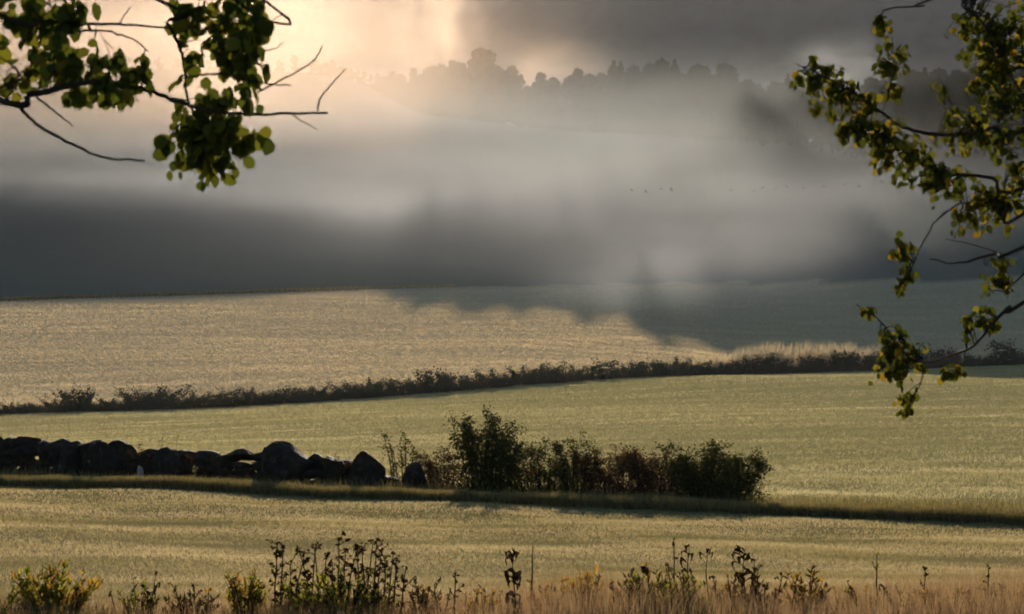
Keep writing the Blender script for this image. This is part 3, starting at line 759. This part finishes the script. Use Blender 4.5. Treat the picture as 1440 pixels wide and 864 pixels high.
RM = [(1152, 112, 36, 30, 40, 0), (1185, 140, 42, 32, 55, 0), (1222, 178, 44, 32, 60, 3), (1270, 215, 44, 34, 65, 3), (1312, 248, 44, 28, 60, 3), (1255, 88, 20, 44, 42, 11), (1350, 180, 40, 30, 45, 0),
      (1402, 200, 38, 32, 40, 0), (1370, 272, 45, 30, 45, 10), (1420, 290, 25, 36, 34, 10), (1365, 314, 30, 16, 20, 10), (1322, 120, 16, 26, 9, 12), (1405, 55, 55, 60, 150, 2), (1345, 40, 20, 18, 12, 2),
      (1408, 130, 40, 36, 60, 13), (1362, 130, 18, 14, 8, 2), (1231, 27, 13, 16, 14, 1), (1270, 345, 15, 19, 16, 4), (1273, 395, 17, 18, 18, 4), (1405, 395, 24, 34, 30, 14), (1378, 450, 26, 26, 26, 7),
      (1268, 497, 34, 36, 55, 7), (1218, 434, 18, 9, 8, 7), (1341, 525, 15, 11, 10, 9), (1275, 568, 12, 18, 12, 8), (1250, 525, 25, 14, 14, 7), (1425, 240, 20, 22, 20, 3),
      (1500, 170, 50, 45, 60, 0), (1500, 60, 60, 60, 80, 2), (1510, 260, 50, 45, 60, 3), (1520, 330, 50, 30, 40, 10), (1500, 410, 40, 36, 40, 7), (1620, 120, 70, 70, 90, 2), (1640, 240, 70, 70, 90, 3), (1640, 360, 60, 50, 60, 7), (1780, 200, 80, 90, 90, 0), (1780, 40, 90, 80, 90, 2), (1450, -80, 90, 60, 80, 2), (1900, 120, 90, 100, 80, 0)]
near_tree('leafy_tree', 'small-leaved yellowing tree reaching in with drooping branches from the right edge', 1, 12.0, .040, 'right_leaf', RB, RM, 4.2, 3.4, 2.7)

# ------------------------------------------------------------------ weeds at the near edge
def weed_base(u, d): 
    x = ux(u, d); return np.array([x, d, gz(x, d)])
def stalk_plant(name, u, ytop, d, label, mat='weed_dark', n=6, leaf=.05, group=None, lean=0., heads=True, w=.06):
    B = weed_base(u - lean * 60, d); h = -(ytop - CY) / F * d - B[2]
    r = empty(name, B); tag(r, label, 'weed', group)
    st = MB(); st.tube([(0, 0, -.03), (lean * h * .3, 0, h * .5), (lean * h, 0, h)], [.012, .010, .005], 5, 4, wob=.003)
    C = []
    for i in range(n):
        t = RNG.uniform(.12, .98); b = np.array([lean * h * t ** 1.4, 0, h * t]); a = RNG.uniform(0, 6.28); w_ = w * RNG.uniform(.3, 1.7)
        e = b + np.array([math.cos(a) * w_, math.sin(a) * w_, RNG.uniform(-.03, .12)])
        st.tube([b, e], [.005, .003], 4, 1)
        for q in range(5): C.append(b + (e - b) * RNG.uniform(.5, 1.1) + RNG.normal(0, .008, 3))
    for i in range(6 if heads else 0): C.append(np.array([lean * h, 0, h]) + RNG.normal(0, .016, 3))
    C = np.array(C)
    link('leaves', leaves_mesh('leaves', C, leaf * RNG.uniform(.5, 1.2, len(C)), RHOMB), M[mat], r)
    st.build('stem', M['weed_dark'], r)
    return r
def spiky_plant(name, u0, u1, ytop, d, label, mats, n=60, leaf=.12, group=None):
    uc = (u0 + u1) / 2; B = weed_base(uc, d); h = -(ytop - CY) / F * d - B[2]; w = (u1 - u0) / F * d
    r = empty(name, B); tag(r, label, 'weed', group)
    st = MB(); Cs = [[] for _ in mats]; As = [[] for _ in mats]
    for i in range(n // 3):
        a = RNG.uniform(-.5, .5); hh = h * RNG.uniform(.55, 1.0) * (1 - .9 * a * a)
        e = np.array([a * w, RNG.uniform(-.3, .3) * w, hh]); b = np.array([a * w * .35, 0, 0]); mid = (b + e) / 2 + np.array([-a * w * .1, 0, .1 * h])
        st.tube([b, mid, e], [.006, .005, .002], 4, 3)
        for q in range(26):
            t = RNG.uniform(.2, 1); p = (1 - t) ** 2 * b + 2 * t * (1 - t) * mid + t * t * e
            k = RNG.integers(len(mats)) if len(mats) > 1 and t > .5 else 0
            if len(mats) > 1: k = int(RNG.random() > .4 + .5 * (a + .2))
            Cs[k].append(p); an = RNG.uniform(0, 6.28); As[k].append((math.cos(an) * .55, math.sin(an) * .55, .75))
    for k, m in enumerate(mats):
        if Cs[k]: link('leaves', leaves_mesh('leaves', np.array(Cs[k]), leaf * RNG.uniform(.5, 1.1, len(Cs[k])), LANCE, axis=np.array(As[k])), M[m], r)
    st.build('stem', M['weed_dark'], r)
    return r
def curled_plant(name, u, ytop, d, label, n=12, leaf=.13, w=.12, group=None):
    B = weed_base(u, d); h = -(ytop - CY) / F * d - B[2]
    r = empty(name, B); tag(r, label, 'weed', group)
    st = MB(); st.tube([(0, 0, -.03), (.02, 0, h * .4), (-.01, 0, h * .75), (.015, 0, h)], [.010, .008, .006, .003], 6, 4)
    lv = MB()
    for i in range(n):
        t = RNG.uniform(.3, 1.0); b = np.array([0, 0, h * t]); a = RNG.uniform(0, 6.28); D = np.array([math.cos(a), math.sin(a), 0]); S = np.array([-math.sin(a), math.cos(a), RNG.uniform(-.7, .7)])
        L = leaf * RNG.uniform(.6, 1.2); pts = []
        for k in range(6):       # a withered leaf that curls over and hangs
            q = k / 5; p = b + D * w * math.sin(q * 2.2) * .8 + np.array([0, 0, .05 * math.sin(q * 3) - L * q * q * .55]); ww = L * .30 * math.sin(.12 + math.pi * .95 * q ** .8)
            pts += [p - S * ww + D * .02 * math.cos(i), p + np.array([0, 0, -.012]), p + S * ww + D * .02 * math.cos(i)]
        lv.add(pts, [(k * 3 + j, k * 3 + j + 1, k * 3 + j + 4, k * 3 + j + 3) for k in range(5) for j in range(2)])
    lv.build('leaves', M['weed_dark'], r, True); st.build('stem', M['weed_dark'], r)
    return r
spiky_plant('bushy_weed', 14, 142, 792, 29, 'bushy weed with orange and yellow-green leaves in the bottom left corner', ['weed_orange', 'weed_green'], 130, .13)
spiky_plant('bushy_weed', -60, 30, 800, 28.5, 'grey-green weed cut by the left edge of the view', ['weed_green'], 50, .10)
spiky_plant('small_weed', 164, 226, 812, 29, 'small dark weed right of the orange bushy weed', ['weed_dark', 'weed_green'], 50, .08)
curled_plant('withered_weed', 218, 806, 29.5, 'little withered stem beside the small dark weed', 6, .05, .05)
spiky_plant('bushy_weed', 306, 384, 798, 29, 'yellow-green feathery weed left of the tall dark stalks', ['weed_green', 'weed_orange'], 80, .11)
ST = [(388, 762, 0), (396, 768, .02), (408, 790, .0), (420, 778, .02), (430, 775, 0), (440, 772, 0), (446, 768, -.02), (458, 782, .0), (468, 790, 0), (476, 758, .02), (484, 776, .02), (494, 770, -.02), (504, 780, 0),
      (512, 776, .0), (519, 762, .02), (527, 757, .0), (533, 774, .02), (541, 784, .0), (549, 778, .03), (556, 786, .05), (568, 798, .04), (401, 806, -.04)]
for i, (u, yt, ln) in enumerate(ST):
    stalk_plant('dry_stalk', u, yt, 29 + (i * 7 % 5) * .25, 'tall dark dry stalk, %s from the left in the clump at the bottom' % ordinal(sorted(s[0] for s in ST).index(u)), n=int(RNG.integers(8, 20)), leaf=float(RNG.uniform(.045, .075)), group='tall dark stalks at the bottom', lean=ln + float(RNG.normal(0, .07)), w=.07)
spiky_plant('bushy_weed', 390, 575, 800, 28.5, 'dark green undergrowth weed at the foot of the tall stalks', ['weed_dark', 'weed_green'], 210, .10)
stalk_plant('thin_weed', 640, 806, 29, 'thin dried weed standing between the stalks and the withered dock', n=9, leaf=.05, lean=.02)
stalk_plant('thin_weed', 612, 822, 29.2, 'short dried weed just right of the tall stalks', n=8, leaf=.05, lean=-.05)
curled_plant('withered_weed', 722, 770, 28.6, 'dark withered dock with large curled leaves', 24, .15, .12)
stalk_plant('thin_weed', 748, 768, 29, 'thin pale stalk just right of the withered dock', 'red_grass', n=4, leaf=.04, lean=.02)
spiky_plant('brown_weed', 788, 852, 786, 29, 'feathery reddish brown weed right of the withered dock', ['weed_orange'], 60, .10)
spiky_plant('bramble', 855, 1000, 798, 28.4, 'low green bramble patch under the dry stems', ['weed_green', 'weed_dark'], 220, .09)
stalk_plant('thin_weed', 948, 762, 29, 'tallest thin dry stem above the green bramble', n=7, leaf=.05)
curled_plant('withered_weed', 968, 768, 29.3, 'withered stem with hanging leaves above the bramble', 9, .11, .10)
curled_plant('withered_weed', 905, 796, 29, 'short withered weed at the left side of the bramble', 7, .09, .09)
curled_plant('withered_weed', 994, 776, 29.4, 'slim withered weed right of the bramble', 7, .06, .09)
curled_plant('withered_weed', 1046, 772, 29, 'broad withered weed with several dark curled leaves', 20, .10, .15)
curled_plant('withered_weed', 1066, 790, 29.2, 'small withered weed leaning on the broad one', 7, .08, .10)
spiky_plant('bushy_weed', 1100, 1166, 786, 29, 'upright brown and green weed between dry grasses', ['weed_dark', 'weed_orange'], 60, .10)
stalk_plant('thin_weed', 1233, 780, 29, 'single tall green stem above the dry grass', 'weed_green', n=5, leaf=.05, w=.03)
curled_plant('withered_weed', 1244, 824, 28.6, 'small black-leaved weed low in the reddish grass', 8, .08, .08)
stalk_plant('thin_weed', 1390, 796, 29, 'dark thin weed near the bottom right corner', n=6, leaf=.05)
stalk_plant('thin_weed', 1300, 800, 29.2, 'short brown stem in the reddish grass at lower right', n=6, leaf=.05, lean=.03)

for (a, b, yt, mt, n_, lab) in [
    (572, 626, 824, ['weed_dark', 'brown_leaf'], 70, 'dark brown weed just right of the tall stalks'),
    (652, 704, 826, ['weed_orange', 'brown_leaf'], 70, 'rusty brown weed left of the withered dock'),
    (744, 792, 820, ['brown_leaf', 'weed_orange'], 60, 'brown tangled weed right of the withered dock'),
    (1000, 1100, 808, ['weed_dark', 'brown_leaf'], 130, 'broad dark brown weed under the leaning withered stems'),
    (1172, 1226, 826, ['weed_orange', 'brown_leaf'], 60, 'low rusty weed left of the single tall green stem'),
    (1262, 1330, 828, ['brown_leaf', 'weed_orange'], 70, 'low brown weed in the reddish grass at lower right'),
    (1350, 1440, 822, ['brown_leaf', 'weed_dark'], 90, 'dark brown weed by the bottom right corner'),
    (226, 306, 826, ['brown_leaf', 'weed_dark'], 80, 'low brown weed between the small dark weed and the feathery weed')]:
    spiky_plant('brown_weed', a, b, yt, 28.8 + .1 * (n_ % 7), lab, mt, n_, .085)
rs = random.Random(44)
xs_ = [(r_, 'tall') for r_ in (582, 598, 628, 655, 672, 700, 772, 784, 820, 838, 866, 884, 912, 928, 940, 958, 978, 1004, 1022, 1034, 1058, 1080, 1096, 1120, 1150, 1176, 1200, 1220, 1262, 1284, 1320, 1345, 1368, 1410, 1428, 40, 66, 110, 150, 190, 206, 250, 272, 296, 330, 360)]
for i, (u, _) in enumerate(sorted(xs_)):
    dens_ = float(np.interp(u, [0, 150, 300, 560, 640, 800, 870, 1080, 1150, 1440], [.8, .4, .5, .6, .3, .6, 1, .9, .4, .3]))
    yt = 846 - 52 * dens_ * rs.uniform(.5, 1.1)
    stalk_plant('seed_stalk', u + rs.uniform(-5, 5), yt, 28.2 + rs.uniform(0, 1.6), 'slender dry seed stalk, %s from the left of those scattered along the bottom edge' % ordinal(i), rs.choice(['weed_dark', 'weed_dark', 'brown_leaf', 'weed_orange']),
                n=rs.randrange(5, 14), leaf=rs.uniform(.035, .07), group='scattered seed stalks at the bottom edge', lean=rs.uniform(-.2, .2), w=rs.uniform(.03, .08))

# ------------------------------------------------------------------ air: one even haze, and banks of mist lying on the hillside
def box(name, a, b, mat):
    V = [(x, y, z) for x in (a[0], b[0]) for y in (a[1], b[1]) for z in (a[2], b[2])]
    fs = [(0, 1, 3, 2), (4, 6, 7, 5), (0, 4, 5, 1), (2, 3, 7, 6), (0, 2, 6, 4), (1, 5, 7, 3)]
    me = bpy.data.meshes.new(name); me.from_pydata(V, [], fs); me.update()
    return link(name, me, mat)
hm, nt, out = new_mat('haze')
pv = nt.nodes.new('ShaderNodeVolumePrincipled'); pv.inputs['Density'].default_value = 1.6e-5; pv.inputs['Anisotropy'].default_value = .5
pv.inputs['Color'].default_value = (.9, .92, .95, 1)
nt.links.new(pv.outputs[0], out.inputs['Volume'])
tag(box('haze', (-2200, -30, -14), (2200, 3650, 520), hm), 'thin even morning haze', 'haze', kind='stuff')

def mist_bank(u, Y, d, r, k, label, seed=0, g=.74, nscale=(1.6, 1.6, 2.6), lo=.3, n0=.32, n1=.68, color=(.86, .94, 1.0)):  # bluish default colour put in to offset the warm sunlight
    m, nt, out = new_mat('mist')
    tc = nt.nodes.new('ShaderNodeTexCoord')
    ln = nt.nodes.new('ShaderNodeVectorMath'); ln.operation = 'LENGTH'; nt.links.new(tc.outputs['Object'], ln.inputs[0])
    fall = nt.nodes.new('ShaderNodeMapRange'); fall.interpolation_type = 'SMOOTHSTEP'
    fall.inputs[1].default_value = .98; fall.inputs[2].default_value = .15; fall.inputs[3].default_value = 0; fall.inputs[4].default_value = 1
    nt.links.new(ln.outputs['Value'], fall.inputs[0])
    mp = nt.nodes.new('ShaderNodeMapping'); mp.inputs['Scale'].default_value = nscale; mp.inputs['Location'].default_value = (seed * 3.1, seed * 1.7, seed * 2.3)
    nz = nt.nodes.new('ShaderNodeTexNoise'); nz.inputs['Scale'].default_value = 1; nz.inputs['Detail'].default_value = 4
    nt.links.new(tc.outputs['Object'], mp.inputs[0]); nt.links.new(mp.outputs[0], nz.inputs['Vector'])
    nr = nt.nodes.new('ShaderNodeMapRange'); nr.interpolation_type = 'SMOOTHSTEP'
    nr.inputs[1].default_value = n0; nr.inputs[2].default_value = n1; nr.inputs[3].default_value = lo; nr.inputs[4].default_value = 1
    nt.links.new(nz.outputs[0], nr.inputs[0])
    a = nt.nodes.new('ShaderNodeMath'); a.operation = 'MULTIPLY'; nt.links.new(fall.outputs[0], a.inputs[0]); nt.links.new(nr.outputs[0], a.inputs[1])
    b = nt.nodes.new('ShaderNodeMath'); b.operation = 'MULTIPLY'; b.inputs[1].default_value = k; nt.links.new(a.outputs[0], b.inputs[0])
    pv = nt.nodes.new('ShaderNodeVolumePrincipled'); pv.inputs['Anisotropy'].default_value = g; pv.inputs['Color'].default_value = (*color, 1)
    nt.links.new(b.outputs[0], pv.inputs['Density']); nt.links.new(pv.outputs[0], out.inputs['Volume'])
    m.cycles.volume_step_rate = 0.9
    import bmesh
    bm = bmesh.new(); bmesh.ops.create_icosphere(bm, subdivisions=3, radius=1.02)
    me = bpy.data.meshes.new('mist'); bm.to_mesh(me); bm.free()
    o = link('mist', me, m); o.location = tuple(at(u, Y, d)); o.scale = r
    tag(o, label, 'mist', 'banks of mist on the hillside', kind='stuff')
    return o
SUNRISE_TINT = (.98, .775, .60)  # warm sunrise light put into the colour of the upper mist
MIST = [
 (170, 60, 660, (150, 110, 58), .00082, 'thick warm mist bank filling the upper left', dict(color=SUNRISE_TINT, lo=.35, n0=.36, n1=.64)),
 (440, 75, 740, (66, 90, 48), .00042, 'glowing mist before the faint clump of trees', dict(color=SUNRISE_TINT, lo=.25, n0=.38, n1=.62)),
 (130, 268, 555, (165, 62, 33), .00085, 'long pale mist layer across the left hillside', dict(nscale=(1.4, 1.5, 2.6), lo=.25, n0=.36, n1=.64)),
 (650, 276, 490, (90, 50, 18), .00026, 'pale mist layer under the faint clump of trees', dict(nscale=(1.5, 1.5, 3.2), lo=.4)),
 (1080, 245, 420, (80, 45, 14), .00036, 'thin mist layer below the dark tree line', dict(lo=.5)),
 (1130, 300, 330, (55, 55, 15), .0005, 'faint grey mist over the shaded hillside', dict(lo=.5, n0=.4, n1=.6)),
 (1160, 400, 395, (52, 60, 10), .0011, 'low grey mist lying in the shade right of the sunlit field', dict(lo=.7)),
 (720, 352, 400, (95, 45, 12), .00017, 'thin grey mist settling along the foot of the shaded hillside', dict(lo=.5)),
 (920, 168, 480, (105, 60, 16), .0004, 'veil of mist hanging before the tree line', dict(lo=.6)),
 (606, 35, 950, (26, 60, 44), .0009, 'bright column of mist behind the trees', dict(color=SUNRISE_TINT, lo=.1, n0=.40, n1=.62, nscale=(2.6, 1.6, 2.0))),
 (765, 112, 920, (34, 60, 20), .0007, 'bright mist in the gap between the tree groups', dict(color=SUNRISE_TINT)),
 (1180, 95, 760, (20, 40, 13), .0007, 'small glowing puff of mist behind the right trees', dict(lo=0)),
]
for i, (u, Y, d, r, k, lab, kw) in enumerate(MIST): mist_bank(u, Y, d, r, k, lab, seed=i + 1, **kw)

# ------------------------------------------------------------------ light, sky, camera
w = bpy.data.worlds.new('World'); scene.world = w; w.use_nodes = True
nt = w.node_tree; bg = nt.nodes['Background']
sky = nt.nodes.new('ShaderNodeTexSky'); sky.sky_type = 'NISHITA'; sky.sun_disc = False
S = np.array([(SUN_U - CX) / F, 1.0, 0]); az = math.atan2(S[0], S[1])
sky.sun_elevation = math.radians(SUN_EL); sky.sun_rotation = az
sky.air_density = 1.0; sky.dust_density = .6; sky.ozone_density = 2.6
nt.links.new(sky.outputs[0], bg.inputs[0]); bg.inputs[1].default_value = .08
sl = bpy.data.lights.new('sun', 'SUN'); so = bpy.data.objects.new('sun', sl); COL.objects.link(so)
sl.energy = 5.0; sl.angle = math.radians(.5); sl.color = (1.0, .85, .67)
from mathutils import Vector
dirv = Vector((S[0], S[1], math.tan(math.radians(SUN_EL)))).normalized()
so.rotation_euler = dirv.to_track_quat('Z', 'Y').to_euler()
so.location = (-20, 400, 300)

cd = bpy.data.cameras.new('camera'); co = bpy.data.objects.new('camera', cd); COL.objects.link(co)
cd.sensor_width = 36; cd.lens = 36 * F / 1440; cd.clip_start = .1; cd.clip_end = 8000
co.location = (0, 0, 0); co.rotation_euler = (math.radians(90), 0, 0)
cd.dof.use_dof = True; cd.dof.focus_distance = 90; cd.dof.aperture_fstop = 13
scene.camera = co

vs = scene.view_settings
vs.view_transform = 'Standard'; vs.look = 'None'; vs.gamma = 1; vs.use_curve_mapping = False
vs.exposure = .78
cy = scene.cycles
scene.render.engine = 'CYCLES'
cy.use_denoising = True; cy.denoising_input_passes = 'RGB_ALBEDO'; cy.denoising_prefilter = 'ACCURATE'
cy.transparent_max_bounces = 80; cy.max_bounces = 6; cy.diffuse_bounces = 2; cy.glossy_bounces = 1; cy.transmission_bounces = 2; cy.volume_bounces = 0
cy.volume_max_steps = 64; cy.volume_step_rate = 1.0
cy.use_adaptive_sampling = True; cy.adaptive_threshold = .02
cy.filter_width = 1.9
cy.caustics_reflective = False; cy.caustics_refractive = False
